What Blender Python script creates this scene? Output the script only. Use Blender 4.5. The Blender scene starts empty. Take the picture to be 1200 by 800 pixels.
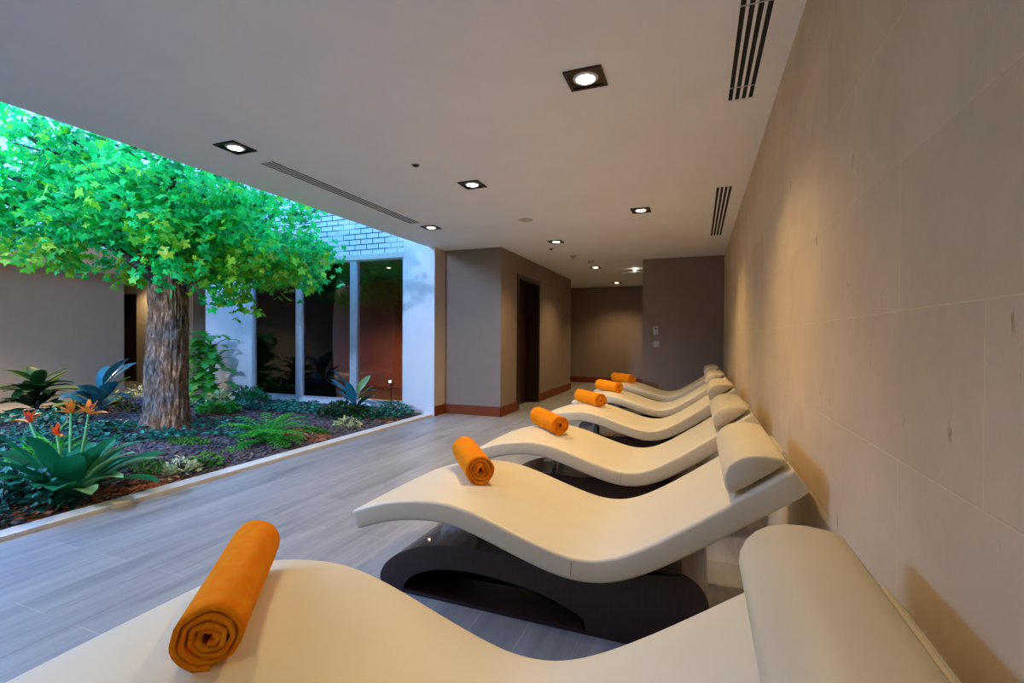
import bpy, bmesh, math, random
from mathutils import Vector, Matrix, noise
random.seed(7)
S = bpy.context.scene
COL = S.collection
# ------------------------------------------------------------------ camera
CAMZ = 1.217
f_px, yaw, pitch, roll = 560.08, .370227, -.0081738, .0060374
cy, sy = math.cos(yaw), math.sin(yaw)
Rv = Vector((cy, sy, 0)); Fv = Vector((-sy, cy, 0)); Uv = Vector((0, 0, 1))
F2 = Fv*math.cos(pitch)+Uv*math.sin(pitch); U2 = Uv*math.cos(pitch)-Fv*math.sin(pitch)
R3 = Rv*math.cos(roll)+U2*math.sin(roll); U3 = U2*math.cos(roll)-Rv*math.sin(roll)
cam = bpy.data.objects.new('camera', bpy.data.cameras.new('camera')); COL.objects.link(cam)
M = Matrix.Identity(4)
for i in range(3):
    M[i][0] = R3[i]; M[i][1] = U3[i]; M[i][2] = -F2[i]
M[0][3], M[1][3], M[2][3] = 0, 0, CAMZ
cam.matrix_world = M
cam.data.sensor_width = 36; cam.data.lens = 36*f_px/1200; cam.data.clip_start = .02
S.camera = cam
# ------------------------------------------------------------------ light, exposure
S.view_settings.view_transform = 'Standard'; S.view_settings.look = 'None'
S.view_settings.gamma = 1; S.view_settings.use_curve_mapping = False
S.view_settings.exposure = 0.2
SKY = (.125, .365, 1.0); SKY_S = 4.6
SPOT_W = 96; SPOT_C = (1.0, .70, .34)
W = bpy.data.worlds.new('sky'); S.world = W; W.use_nodes = True
bg = W.node_tree.nodes['Background']; bg.inputs[0].default_value = (*SKY, 1); bg.inputs[1].default_value = SKY_S
# soft blue daylight slanting through the roof opening from the far left
sun = bpy.data.lights.new('daylight', 'SUN'); sun.energy = 3.4; sun.color = (.30, .50, 1.0); sun.angle = math.radians(35)
suno = bpy.data.objects.new('daylight', sun); COL.objects.link(suno)
suno.rotation_euler = Vector((1.0, .12, -.68)).to_track_quat('-Z', 'Y').to_euler(); suno.location = (-12, -6, 8)

# ------------------------------------------------------------------ materials
def new_mat(name):
    m = bpy.data.materials.new(name); m.use_nodes = True
    nt = m.node_tree; return m, nt, nt.nodes['Principled BSDF']
def N(nt, t, **kw):
    n = nt.nodes.new(t)
    for k, v in kw.items():
        if hasattr(n, k): setattr(n, k, v)
        else: n.inputs[k].default_value = v
    return n
def ramp(nt, stops):
    r = nt.nodes.new('ShaderNodeValToRGB'); e = r.color_ramp.elements
    while len(e) > 1: e.remove(e[-1])
    e[0].position = stops[0][0]; e[0].color = (*stops[0][1], 1)
    for p, c in stops[1:]:
        x = e.new(p); x.color = (*c, 1)
    return r
def noisy(name, c1, c2, scale=8, rough=.6, bump=0, bscale=60, detail=6, stretch=(1, 1, 1), spec=.5, sheen=0, metal=0, coat=0):
    m, nt, b = new_mat(name)
    tc = N(nt, 'ShaderNodeTexCoord'); mp = N(nt, 'ShaderNodeMapping'); mp.inputs['Scale'].default_value = stretch
    nt.links.new(tc.outputs['Object'], mp.inputs[0])
    no = N(nt, 'ShaderNodeTexNoise'); no.inputs['Scale'].default_value = scale; no.inputs['Detail'].default_value = detail
    nt.links.new(mp.outputs[0], no.inputs[0])
    r = ramp(nt, [(.3, c1), (.7, c2)]); nt.links.new(no.outputs[0], r.inputs[0]); nt.links.new(r.outputs[0], b.inputs['Base Color'])
    b.inputs['Roughness'].default_value = rough; b.inputs['Specular IOR Level'].default_value = spec
    b.inputs['Metallic'].default_value = metal; b.inputs['Coat Weight'].default_value = coat
    if sheen: b.inputs['Sheen Weight'].default_value = sheen
    if bump:
        n2 = N(nt, 'ShaderNodeTexNoise'); n2.inputs['Scale'].default_value = bscale; n2.inputs['Detail'].default_value = 4
        nt.links.new(mp.outputs[0], n2.inputs[0])
        bp = N(nt, 'ShaderNodeBump'); bp.inputs['Strength'].default_value = bump; bp.inputs['Distance'].default_value = .01
        nt.links.new(n2.outputs[0], bp.inputs['Height']); nt.links.new(bp.outputs[0], b.inputs['Normal'])
    return m
def emit(name, c, s):
    m, nt, b = new_mat(name); b.inputs['Base Color'].default_value = (*c, 1)
    b.inputs['Emission Color'].default_value = (*c, 1); b.inputs['Emission Strength'].default_value = s
    return m
def leafmat(name, stops, rough=.35, trans=.45, spec=.5):
    m, nt, b = new_mat(name)
    g = N(nt, 'ShaderNodeNewGeometry'); r = ramp(nt, stops)
    nt.links.new(g.outputs['Random Per Island'], r.inputs[0])
    nt.links.new(r.outputs[0], b.inputs['Base Color']); b.inputs['Roughness'].default_value = rough
    b.inputs['Specular IOR Level'].default_value = spec
    t = N(nt, 'ShaderNodeBsdfTranslucent'); nt.links.new(r.outputs[0], t.inputs[0])
    mx = N(nt, 'ShaderNodeMixShader'); mx.inputs[0].default_value = trans
    nt.links.new(b.outputs[0], mx.inputs[1]); nt.links.new(t.outputs[0], mx.inputs[2])
    nt.links.new(mx.outputs[0], nt.nodes['Material Output'].inputs[0])
    return m
MAT = {}
MAT['ceiling'] = noisy('ceiling_paint', (.88, .87, .85), (.91, .90, .88), 3, .8)
MAT['taupe'] = noisy('taupe_paint', (.245, .182, .142), (.27, .20, .156), 4, .75, .05, 200)
MAT['taupe_light'] = noisy('beige_paint', (.46, .39, .31), (.50, .42, .34), 4, .75, .05, 200)
MAT['white'] = noisy('white_plaster', (.72, .73, .75), (.78, .78, .79), 3, .7)
MAT['darkpanel'] = noisy('dark_wood_panel', (.020, .006, .004), (.035, .010, .006), 6, .4, stretch=(1, 1, 8))
MAT['skirting'] = noisy('red_brown_wood', (.16, .032, .010), (.22, .05, .016), 10, .5, stretch=(1, 1, 6), spec=.15)
MAT['leather'] = noisy('cream_leather', (.71, .62, .42), (.74, .645, .445), 6, .42, .06, 350, spec=.45)
MAT['leather2'] = noisy('cream_leather_pillow', (.68, .57, .36), (.71, .60, .385), 6, .42, .06, 350, spec=.45)
MAT['seam'] = noisy('seam_thread', (.30, .20, .10), (.34, .23, .12), 50, .8)
MAT['wenge'] = noisy('dark_wenge_wood', (.018, .006, .007), (.034, .011, .010), 14, .3, .1, 80, stretch=(6, 1, 1), coat=.3)
MAT['towel'] = noisy('orange_terry', (1.0, .25, .003), (1.0, .34, .008), 30, .95, .7, 420, spec=.08)
MAT['black'] = noisy('black_slot', (.004, .004, .004), (.008, .008, .008), 5, .8)
MAT['frame_dark'] = noisy('dark_bronze', (.03, .022, .015), (.05, .035, .02), 30, .35, metal=.6)
MAT['lamp'] = emit('lamp_glow', (1, .80, .50), 28)
MAT['alu'] = noisy('pale_metal', (.55, .58, .63), (.62, .65, .70), 20, .35, metal=.3)
MAT['plastic'] = noisy('grey_plastic', (.45, .43, .38), (.5, .47, .42), 20, .5)
MAT['plastic_b'] = noisy('beige_plastic', (.50, .46, .36), (.54, .50, .40), 20, .6)
MAT['kerb'] = noisy('kerb_stone', (.62, .58, .50), (.72, .68, .60), 20, .6, .2, 80)
MAT['soil'] = noisy('dark_soil', (.020, .018, .02), (.06, .05, .05), 14, .95, 1.0, 50)
MAT['mulch'] = leafmat('bark_mulch', [(0, (.03, .028, .04)), (.45, (.10, .085, .10)), (.75, (.15, .11, .11)), (1, (.22, .12, .08))], .8, 0)
MAT['mulch_red'] = leafmat('red_bark_mulch', [(0, (.14, .035, .015)), (.5, (.38, .12, .05)), (1, (.55, .24, .12))], .8, 0)
MAT['leaf'] = leafmat('maple_leaf', [(0, (.004, .22, .05)), (.2, (.006, .50, .10)), (.6, (.02, .80, .16)), (.85, (.06, .86, .14)), (1, (.40, .85, .04))], .4, .5)
MAT['leaf_low'] = leafmat('yellow_green_leaf', [(0, (.05, .45, .04)), (.5, (.22, .62, .02)), (1, (.55, .72, .04))], .4, .5)
MAT['bark'] = None
MAT['branch'] = noisy('branch_bark', (.035, .028, .035), (.10, .07, .055), 20, .9, .6, 60)
MAT['ivy'] = leafmat('ivy_leaf', [(0, (.003, .05, .035)), (.5, (.008, .15, .09)), (.85, (.03, .30, .18)), (1, (.12, .42, .28))], .35, .2)
MAT['green_dark'] = leafmat('dark_green_leaf', [(0, (.006, .035, .008)), (.6, (.02, .09, .015)), (1, (.09, .09, .02))], .4, .2)
MAT['green_blue'] = leafmat('blue_green_leaf', [(0, (.01, .09, .12)), (.5, (.025, .20, .27)), (1, (.06, .30, .36))], .22, .15)
MAT['green_olive'] = leafmat('olive_leaf', [(0, (.12, .22, .02)), (1, (.26, .36, .05))], .35, .2)
MAT['green_bright'] = leafmat('bright_green_leaf', [(0, (.01, .22, .02)), (.5, (.03, .42, .03)), (1, (.14, .50, .05))], .4, .3)
MAT['green_mid'] = leafmat('deep_green_leaf', [(0, (.004, .10, .05)), (.6, (.01, .22, .06)), (1, (.04, .32, .06))], .35, .25)
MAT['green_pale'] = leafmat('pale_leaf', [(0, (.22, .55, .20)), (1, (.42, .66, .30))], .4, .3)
MAT['split'] = leafmat('split_leaf_green', [(0, (.02, .20, .04)), (.45, (.08, .46, .05)), (1, (.55, .75, .15))], .35, .35)
MAT['cream_leaf'] = leafmat('cream_variegated', [(0, (.25, .32, .05)), (.4, (.55, .58, .22)), (1, (.85, .82, .50))], .5, .3)
MAT['stem'] = noisy('green_stem', (.06, .22, .05), (.12, .32, .07), 20, .5)
MAT['petal_o'] = leafmat('orange_petal', [(0, (1, .20, .01)), (1, (1, .42, .05))], .5, .3)
MAT['petal_r'] = leafmat('red_orange_petal', [(0, (.95, .08, .01)), (1, (1, .22, .03))], .5, .3)
MAT['petal_p'] = leafmat('purple_petal', [(0, (.22, .02, .45)), (1, (.4, .05, .6))], .5, .2)
MAT['violet'] = leafmat('violet_flower', [(0, (.05, .03, .45)), (.6, (.12, .08, .75)), (1, (.35, .3, .95))], .6, .3)
MAT['rock'] = noisy('dark_rock', (.006, .006, .008), (.02, .02, .024), 12, .7, .5, 40)
MAT['moss'] = leafmat('moss', [(0, (.03, .14, .01)), (1, (.09, .30, .02))], .9, .1)
MAT['terra'] = noisy('terracotta_mulch', (.12, .03, .02), (.2, .06, .04), 30, .9, .5, 60)

# floor: wood-look tiles running along the room
def floor_mat():
    m, nt, b = new_mat('wood_look_tiles')
    tc = N(nt, 'ShaderNodeTexCoord'); mp = N(nt, 'ShaderNodeMapping')
    mp.inputs['Rotation'].default_value = (0, 0, math.pi/2); nt.links.new(tc.outputs['Object'], mp.inputs[0])
    br = N(nt, 'ShaderNodeTexBrick'); br.inputs['Scale'].default_value = 1; br.inputs['Brick Width'].default_value = 1.2
    br.inputs['Row Height'].default_value = .22; br.inputs['Mortar Size'].default_value = .0022; br.offset = .37
    br.inputs['Color1'].default_value = (.25, .248, .242, 1); br.inputs['Color2'].default_value = (.31, .305, .295, 1); br.inputs['Mortar'].default_value = (.42, .38, .32, 1)
    nt.links.new(mp.outputs[0], br.inputs[0])
    mp2 = N(nt, 'ShaderNodeMapping'); mp2.inputs['Scale'].default_value = (7, .7, 1); nt.links.new(tc.outputs['Object'], mp2.inputs[0])
    no = N(nt, 'ShaderNodeTexNoise'); no.inputs['Scale'].default_value = 1.6; no.inputs['Detail'].default_value = 8; no.inputs['Roughness'].default_value = .6
    no.inputs['Distortion'].default_value = .6
    nt.links.new(mp2.outputs[0], no.inputs[0])
    r = ramp(nt, [(.25, (.66, .66, .68)), (.5, (.98, .98, .98)), (.75, (1.25, 1.23, 1.18))]); nt.links.new(no.outputs[0], r.inputs[0])
    mx = N(nt, 'ShaderNodeMixRGB', blend_type='MULTIPLY'); mx.inputs[0].default_value = 1
    nt.links.new(br.outputs[0], mx.inputs[1]); nt.links.new(r.outputs[0], mx.inputs[2]); nt.links.new(mx.outputs[0], b.inputs['Base Color'])
    b.inputs['Roughness'].default_value = .38
    bp = N(nt, 'ShaderNodeBump'); bp.inputs['Strength'].default_value = .15; bp.inputs['Distance'].default_value = .004
    nt.links.new(no.outputs[0], bp.inputs['Height']); nt.links.new(bp.outputs[0], b.inputs['Normal'])
    return m
MAT['floor'] = floor_mat()
# right wall: limestone slabs .66 x .32 in half bond
def stone_mat():
    m, nt, b = new_mat('limestone_slabs')
    tc = N(nt, 'ShaderNodeTexCoord'); sp = N(nt, 'ShaderNodeSeparateXYZ'); cb = N(nt, 'ShaderNodeCombineXYZ')
    nt.links.new(tc.outputs['Object'], sp.inputs[0])
    ad = N(nt, 'ShaderNodeMath', operation='ADD'); ad.inputs[1].default_value = -.93+.66*30
    nt.links.new(sp.outputs[1], ad.inputs[0]); nt.links.new(ad.outputs[0], cb.inputs[0]); nt.links.new(sp.outputs[2], cb.inputs[1])
    br = N(nt, 'ShaderNodeTexBrick'); br.inputs['Scale'].default_value = 1; br.inputs['Brick Width'].default_value = .66
    br.inputs['Row Height'].default_value = .32; br.inputs['Mortar Size'].default_value = .0022; br.inputs['Mortar Smooth'].default_value = .3
    br.offset = .5
    br.inputs['Color1'].default_value = (.68, .51, .315, 1); br.inputs['Color2'].default_value = (.72, .55, .345, 1); br.inputs['Mortar'].default_value = (.76, .60, .35, 1)
    nt.links.new(cb.outputs[0], br.inputs[0])
    no = N(nt, 'ShaderNodeTexNoise'); no.inputs['Scale'].default_value = 3; no.inputs['Detail'].default_value = 9; no.inputs['Roughness'].default_value = .65
    nt.links.new(tc.outputs['Object'], no.inputs[0])
    r = ramp(nt, [(.3, (.90, .88, .84)), (.7, (1.08, 1.06, 1.03))]); nt.links.new(no.outputs[0], r.inputs[0])
    mx = N(nt, 'ShaderNodeMixRGB', blend_type='MULTIPLY'); mx.inputs[0].default_value = 1
    nt.links.new(br.outputs[0], mx.inputs[1]); nt.links.new(r.outputs[0], mx.inputs[2])
    # ochre veins and pits, as in the stone
    mp = N(nt, 'ShaderNodeMapping'); mp.inputs['Scale'].default_value = (1, 5, 1.6); mp.inputs['Rotation'].default_value = (.12, 0, 0)
    nt.links.new(tc.outputs['Object'], mp.inputs[0])
    n2 = N(nt, 'ShaderNodeTexNoise'); n2.inputs['Scale'].default_value = 2.7; n2.inputs['Detail'].default_value = 10; n2.inputs['Roughness'].default_value = .7
    nt.links.new(mp.outputs[0], n2.inputs[0])
    r2 = ramp(nt, [(.635, (0, 0, 0)), (.68, (1, 1, 1))]); nt.links.new(n2.outputs[0], r2.inputs[0])
    mx2 = N(nt, 'ShaderNodeMixRGB', blend_type='MIX'); nt.links.new(r2.outputs[0], mx2.inputs[0]); nt.links.new(mx.outputs[0], mx2.inputs[1])
    mx2.inputs[2].default_value = (.40, .27, .13, 1)
    nt.links.new(mx2.outputs[0], b.inputs['Base Color']); b.inputs['Roughness'].default_value = .6
    n3 = N(nt, 'ShaderNodeTexNoise'); n3.inputs['Scale'].default_value = 120; nt.links.new(tc.outputs['Object'], n3.inputs[0])
    bp = N(nt, 'ShaderNodeBump'); bp.inputs['Strength'].default_value = .12; bp.inputs['Distance'].default_value = .003
    nt.links.new(n3.outputs[0], bp.inputs['Height'])
    bp2 = N(nt, 'ShaderNodeBump', invert=True); bp2.inputs['Strength'].default_value = .6; bp2.inputs['Distance'].default_value = .003
    nt.links.new(br.outputs[1], bp2.inputs['Height']); nt.links.new(bp.outputs[0], bp2.inputs['Normal']); nt.links.new(bp2.outputs[0], b.inputs['Normal'])
    return m
MAT['stone'] = stone_mat()
def brick_mat():
    m, nt, b = new_mat('white_painted_brick')
    tc = N(nt, 'ShaderNodeTexCoord'); sp = N(nt, 'ShaderNodeSeparateXYZ'); cb = N(nt, 'ShaderNodeCombineXYZ')
    nt.links.new(tc.outputs['Object'], sp.inputs[0]); nt.links.new(sp.outputs[0], cb.inputs[0]); nt.links.new(sp.outputs[2], cb.inputs[1])
    br = N(nt, 'ShaderNodeTexBrick'); br.inputs['Scale'].default_value = 1; br.inputs['Brick Width'].default_value = .235
    br.inputs['Row Height'].default_value = .088; br.inputs['Mortar Size'].default_value = .008; br.inputs['Mortar Smooth'].default_value = .1; br.offset = .5
    br.inputs['Color1'].default_value = (.72, .74, .76, 1); br.inputs['Color2'].default_value = (.78, .79, .8, 1)
    nt.links.new(cb.outputs[0], br.inputs[0])
    no = N(nt, 'ShaderNodeTexNoise'); no.inputs['Scale'].default_value = 1.6; no.inputs['Detail'].default_value = 2; nt.links.new(tc.outputs['Object'], no.inputs[0])
    r = ramp(nt, [(.50, (.02, .05, .05)), (.58, (.42, .46, .48))]); nt.links.new(no.outputs[0], r.inputs[0]); nt.links.new(r.outputs[0], br.inputs['Mortar'])
    nt.links.new(br.outputs[0], b.inputs['Base Color']); b.inputs['Roughness'].default_value = .7
    bp = N(nt, 'ShaderNodeBump', invert=True); bp.inputs['Strength'].default_value = .8; bp.inputs['Distance'].default_value = .005
    nt.links.new(br.outputs[1], bp.inputs['Height']); nt.links.new(bp.outputs[0], b.inputs['Normal'])
    return m
MAT['brick'] = brick_mat()
def bark_mat():
    m, nt, b = new_mat('furrowed_bark')
    tc = N(nt, 'ShaderNodeTexCoord'); mp = N(nt, 'ShaderNodeMapping'); mp.inputs['Scale'].default_value = (1.3, 1.3, .42); nt.links.new(tc.outputs['Object'], mp.inputs[0])
    n1 = N(nt, 'ShaderNodeTexNoise'); n1.inputs['Scale'].default_value = 22; n1.inputs['Detail'].default_value = 10; n1.inputs['Roughness'].default_value = .75; nt.links.new(mp.outputs[0], n1.inputs[0])
    r = ramp(nt, [(.34, (.03, .014, .008)), (.5, (.30, .18, .115)), (.64, (.75, .60, .48))]); nt.links.new(n1.outputs[0], r.inputs[0])
    n2 = N(nt, 'ShaderNodeTexNoise'); n2.inputs['Scale'].default_value = 3.5; n2.inputs['Detail'].default_value = 3; nt.links.new(tc.outputs['Object'], n2.inputs[0])
    r2 = ramp(nt, [(.40, (.62, .66, .72)), (.6, (1.15, .80, .52))]); nt.links.new(n2.outputs[0], r2.inputs[0])
    mx = N(nt, 'ShaderNodeMixRGB', blend_type='MULTIPLY'); mx.inputs[0].default_value = 1
    nt.links.new(r.outputs[0], mx.inputs[1]); nt.links.new(r2.outputs[0], mx.inputs[2]); nt.links.new(mx.outputs[0], b.inputs['Base Color'])
    b.inputs['Roughness'].default_value = .9
    bp = N(nt, 'ShaderNodeBump'); bp.inputs['Strength'].default_value = 1; bp.inputs['Distance'].default_value = .02
    nt.links.new(n1.outputs[0], bp.inputs['Height']); nt.links.new(bp.outputs[0], b.inputs['Normal'])
    return m
MAT['bark'] = bark_mat()
def glass_mat():
    m, nt, b = new_mat('tinted_window_glass')
    tr = N(nt, 'ShaderNodeBsdfTransparent'); tr.inputs[0].default_value = (.80, .78, .76, 1)
    gl = N(nt, 'ShaderNodeBsdfGlossy'); gl.inputs[0].default_value = (.9, .95, 1, 1); gl.inputs['Roughness'].default_value = .01
    fr = N(nt, 'ShaderNodeFresnel'); fr.inputs[0].default_value = 1.5
    mx = N(nt, 'ShaderNodeMixShader'); nt.links.new(fr.outputs[0], mx.inputs[0]); nt.links.new(tr.outputs[0], mx.inputs[1]); nt.links.new(gl.outputs[0], mx.inputs[2])
    nt.links.new(mx.outputs[0], nt.nodes['Material Output'].inputs[0])
    return m
MAT['glass'] = glass_mat()

# ------------------------------------------------------------------ helpers
def tag(o, label=None, cat=None, group=None, kind=None):
    if label: o['label'] = label
    if cat: o['category'] = cat
    if group: o['group'] = group
    if kind: o['kind'] = kind
    return o
def empty(name, loc, rz=0):
    o = bpy.data.objects.new(name, None); COL.objects.link(o); o.location = loc; o.rotation_euler = (0, 0, rz)
    o.empty_display_size = .1
    return o
def obj(name, bm, mat, parent=None, smooth=False):
    me = bpy.data.meshes.new(name)
    bm.normal_update()
    if smooth:
        for f in bm.faces: f.smooth = True
    bm.to_mesh(me); bm.free(); me.materials.append(mat)
    o = bpy.data.objects.new(name, me); COL.objects.link(o)
    if parent: o.parent = parent
    return o
def box(bm, x0, x1, y0, y1, z0, z1):
    v = [bm.verts.new((x, y, z)) for z in (z0, z1) for y in (y0, y1) for x in (x0, x1)]
    for f in ((0, 2, 3, 1), (4, 5, 7, 6), (0, 1, 5, 4), (2, 6, 7, 3), (0, 4, 6, 2), (1, 3, 7, 5)):
        bm.faces.new([v[i] for i in f])
def boxes(*bs):
    bm = bmesh.new()
    for b in bs: box(bm, *b)
    return bm
def bevel(o, w, seg=2):
    md = o.modifiers.new('bevel', 'BEVEL'); md.width = w; md.segments = seg; md.limit_method = 'ANGLE'
    return o
def struct(name, bm, mat, smooth=False):
    o = obj(name, bm, mat, None, smooth); o['kind'] = 'structure'; return o
def tube(bm, pts, radii, n=8, cap=True):
    rings = []; up = Vector((.13, .29, .95))
    for i, p in enumerate(pts):
        p = Vector(p); a = Vector(pts[max(i-1, 0)]); b = Vector(pts[min(i+1, len(pts)-1)]); d = (b-a).normalized()
        u = d.cross(up)
        if u.length < .1: u = d.cross(Vector((1, 0, 0)))
        u.normalize(); w = d.cross(u); r = radii[i] if hasattr(radii, '__len__') else radii
        rings.append([bm.verts.new(p+(u*math.cos(2*math.pi*k/n)+w*math.sin(2*math.pi*k/n))*r) for k in range(n)])
    for a, b in zip(rings, rings[1:]):
        for k in range(n): bm.faces.new((a[k], a[(k+1) % n], b[(k+1) % n], b[k]))
    if cap: bm.faces.new(rings[0][::-1]); bm.faces.new(rings[-1])
def disc_cyl(bm, c, r, h, n=24, r2=None):
    r2 = r if r2 is None else r2; x, y, z = c
    a = [bm.verts.new((x+r*math.cos(2*math.pi*k/n), y+r*math.sin(2*math.pi*k/n), z)) for k in range(n)]
    b = [bm.verts.new((x+r2*math.cos(2*math.pi*k/n), y+r2*math.sin(2*math.pi*k/n), z+h)) for k in range(n)]
    for k in range(n): bm.faces.new((a[k], a[(k+1) % n], b[(k+1) % n], b[k]))
    bm.faces.new(a[::-1]); bm.faces.new(b)
def dup(root):
    r = root.copy(); COL.objects.link(r)
    for ch in root.children:
        c = ch.copy(); COL.objects.link(c); c.parent = r
        for g in ch.children:
            d = g.copy(); COL.objects.link(d); d.parent = c
    return r

# ------------------------------------------------------------------ the shell
H = 2.6; RX = .404; GX = -3.87; LX = -8.9; WY = 6.42; Y0 = -3.0
struct('floor', boxes((-3.80, RX+.3, Y0, 14.2, -.2, 0), (-5.0, -3.80, WY+.5, 14.2, -.2, 0)), MAT['floor'])
struct('floor', boxes((-17, -9.5, Y0, 12.2, -.2, 0), (-9.5, -8.8, WY+.02, 12.2, -.2, 0)), MAT['floor'])
struct('ceiling', boxes((GX, RX+.3, Y0, 14.2, H, H+.4), (-5.0, GX, WY+.5, 14.2, H, H+.4)), MAT['ceiling'])
struct('ceiling', boxes((-17, LX, Y0, 12.2, H, H+.4), (LX, -8.8, WY+.02, 12.2, H, H+.4)), MAT['ceiling'])
struct('wall_right', boxes((RX, RX+.3, Y0, 14.2, 0, H)), MAT['stone'])
struct('wall_behind', boxes((-17, RX+.3, Y0-.3, Y0, -.2, H+.7)), MAT['taupe_light'])
# brown wall closing the lounger row, far wall of the passage
struct('wall_end', boxes((-.903, RX, 8.64, 8.9, 0, H), (-.903, -.70, 8.9, 14.0, 0, H)), MAT['taupe'])
struct('wall_far', boxes((-5.0, RX, 13.0, 13.2, 0, H)), MAT['taupe'])
# block with the door: front face y=6.76, passage face x=-2.81, ends y=11.08
bm = boxes((-3.775, -2.81, 6.76, 7.46, 0, H), (-3.9, -2.81, 8.65, 11.08, 0, H), (-3.9, -2.81, 7.46, 8.65, 2.28, H), (-3.9, -3.2, 7.46, 8.65, 0, 2.28), (-5.3, -5.0, 9.9, 13.2, 0, H), (-5.0, -3.9, 9.9, 11.0, 0, H))
struct('wall_passage', bm, MAT['taupe'])
# door in the passage
struct('door_1', boxes((-3.05, -3.01, 7.53, 8.58, 0, 2.20)), MAT['darkpanel'])
struct('trim_1', boxes((-3.19, -2.79, 7.46, 7.53, 0, 2.28), (-3.19, -2.79, 8.58, 8.65, 0, 2.28), (-3.19, -2.79, 7.53, 8.58, 2.20, 2.28)), MAT['darkpanel'])
# skirting boards
struct('baseboard_passage', boxes((-3.757, -2.795, 6.742, 6.758, 0, .15), (-2.808, -2.792, 6.742, 7.458, 0, .15), (-2.808, -2.792, 8.652, 11.08, 0, .15), (-3.771, -3.753, 6.425, 6.742, 0, .15)), MAT['skirting'])
struct('baseboard_far', boxes((-5.0, -.91, 12.98, 12.998, 0, .15)), MAT['skirting'])
# white column between garden and passage, its beige return
struct('wall_column', boxes((-4.34, -3.775, WY, 6.80, 0, 4.3)), MAT['white'])
struct('trim_2', boxes((-3.7735, -3.772, WY+.004, 6.757, .0, H-.001)), MAT['taupe_light'])
# window wall
struct('wall_window', boxes((-8.8, -7.60, WY, 7.0, 0, 4.3), (-7.60, -4.34, WY+.02, 6.72, 0, .155)), MAT['white'])
struct('wall_brick', boxes((-7.60, -4.34, WY+.01, 6.8, 2.56, 4.3), (-12, -8.8, WY+.4, WY+.6, 3.0, 4.3)), MAT['brick'])
struct('trim_3', boxes((-7.60, -4.34, WY-.015, 6.6, 2.475, 2.56)), MAT['kerb'])
for i, (a, b) in enumerate(((-7.60, -6.485), (-6.485, -5.315), (-5.315, -4.34))):
    m = .065
    a2 = a+(.045 if i == 0 else m); b2 = b-(m if i < 2 else .012)
    w = empty(f'window_{i+1}', ((a+b)/2, WY+.05, .155)); w['kind'] = 'structure'
    fr = obj('window_frame', boxes((a+.001, a2, WY, WY+.09, .158, 2.475), (b2, b-.001, WY, WY+.09, .158, 2.475), (a2, b2, WY+.01, WY+.08, .158, .185), (a2, b2, WY+.01, WY+.08, 2.455, 2.475)), MAT['alu'])
    fr.parent = w; fr.location = (-(a+b)/2, -WY-.05, -.155)
    p = obj('pane', boxes((a2, b2, WY+.045, WY+.051, .185, 2.455)), MAT['glass']); p.parent = w; p.location = fr.location
# dim room behind the glass
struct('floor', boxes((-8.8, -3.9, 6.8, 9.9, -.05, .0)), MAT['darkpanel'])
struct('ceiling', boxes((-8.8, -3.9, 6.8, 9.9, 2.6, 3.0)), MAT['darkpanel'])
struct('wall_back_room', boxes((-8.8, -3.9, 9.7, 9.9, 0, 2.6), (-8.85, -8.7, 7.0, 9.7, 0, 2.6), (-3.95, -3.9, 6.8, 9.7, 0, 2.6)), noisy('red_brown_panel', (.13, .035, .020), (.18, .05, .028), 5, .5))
struct('trim_4', boxes((-7.52, -7.36, 6.75, 6.85, .0, 2.6)), MAT['white'])
# (ceiling lamps of this room are with the other downlights)
# light well above the garden
struct('wall_well_near', boxes((GX, GX+.2, Y0, WY, H+.4, 3.3)), MAT['white'])
struct('wall_well_far', boxes((LX-.2, LX, Y0, WY, H+.4, 3.2)), MAT['white'])
# rooms beyond the garden
struct('wall_left', boxes((-12.6, -12.3, Y0, 7.02, 0, H)), MAT['taupe_light'])
struct('wall_left_block', boxes((-11.4-2.11, -11.4, 8.0, 8.3, 0, H), (-11.4, -8.8, 8.0, 8.2, 2.36, H), (-17, -13.51, 8.0, 8.2, 2.30, H)), MAT['taupe_light'])
struct('wall_left_back', boxes((-17, -8.8, 12.0, 12.2, 0, H), (-8.95, -8.8, 7.0, 12.0, 0, H), (-17.2, -17, Y0, 12.0, 0, H)), MAT['taupe'])
struct('door_2', boxes((-17, -13.51, 8.21, 8.25, 0, 2.3)), MAT['darkpanel'])
struct('baseboard_left', boxes((-12.298, -12.28, Y0, 7.02, 0, .12)), MAT['taupe_light'])
# kerb
k = struct('trim_5', boxes((-3.94, -3.80, Y0, WY-.002, -.1, .03)), MAT['kerb']); bevel(k, .004)
struct('trim_6', boxes((-9.5, -9.36, Y0, WY-.002, -.1, .05)), MAT['kerb'])

# ------------------------------------------------------------------ planted soil
def soil_z(x, y):
    t = min(1, max(0, (-3.94-x)/.7)); s = min(1, max(0, (WY-y)/.5))
    return .015+t*.06+.03*(noise.noise(Vector((x*1.3, y*1.3, 3)))+.2)*t*s+.008*noise.noise(Vector((x*9, y*9, 1)))*t
bm = bmesh.new(); nx, ny = 110, 180; g = []
for j in range(ny+1):
    row = []
    for i in range(nx+1):
        x = -9.36+(9.36-3.94)*i/nx; y = Y0+(WY-.001-Y0)*j/ny
        row.append(bm.verts.new((x, y, soil_z(x, y))))
    g.append(row)
for j in range(ny):
    for i in range(nx): bm.faces.new((g[j][i], g[j][i+1], g[j+1][i+1], g[j+1][i]))
for edge in (g[0], g[-1][::-1], [r[0] for r in g][::-1], [r[-1] for r in g]):
    lo = [bm.verts.new((v.co.x, v.co.y, -.1)) for v in edge]
    for a, b, c, d in zip(edge, edge[1:], lo[1:], lo): bm.faces.new((a, d, c, b))
struct('ground', bm, MAT['soil'], True)
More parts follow.
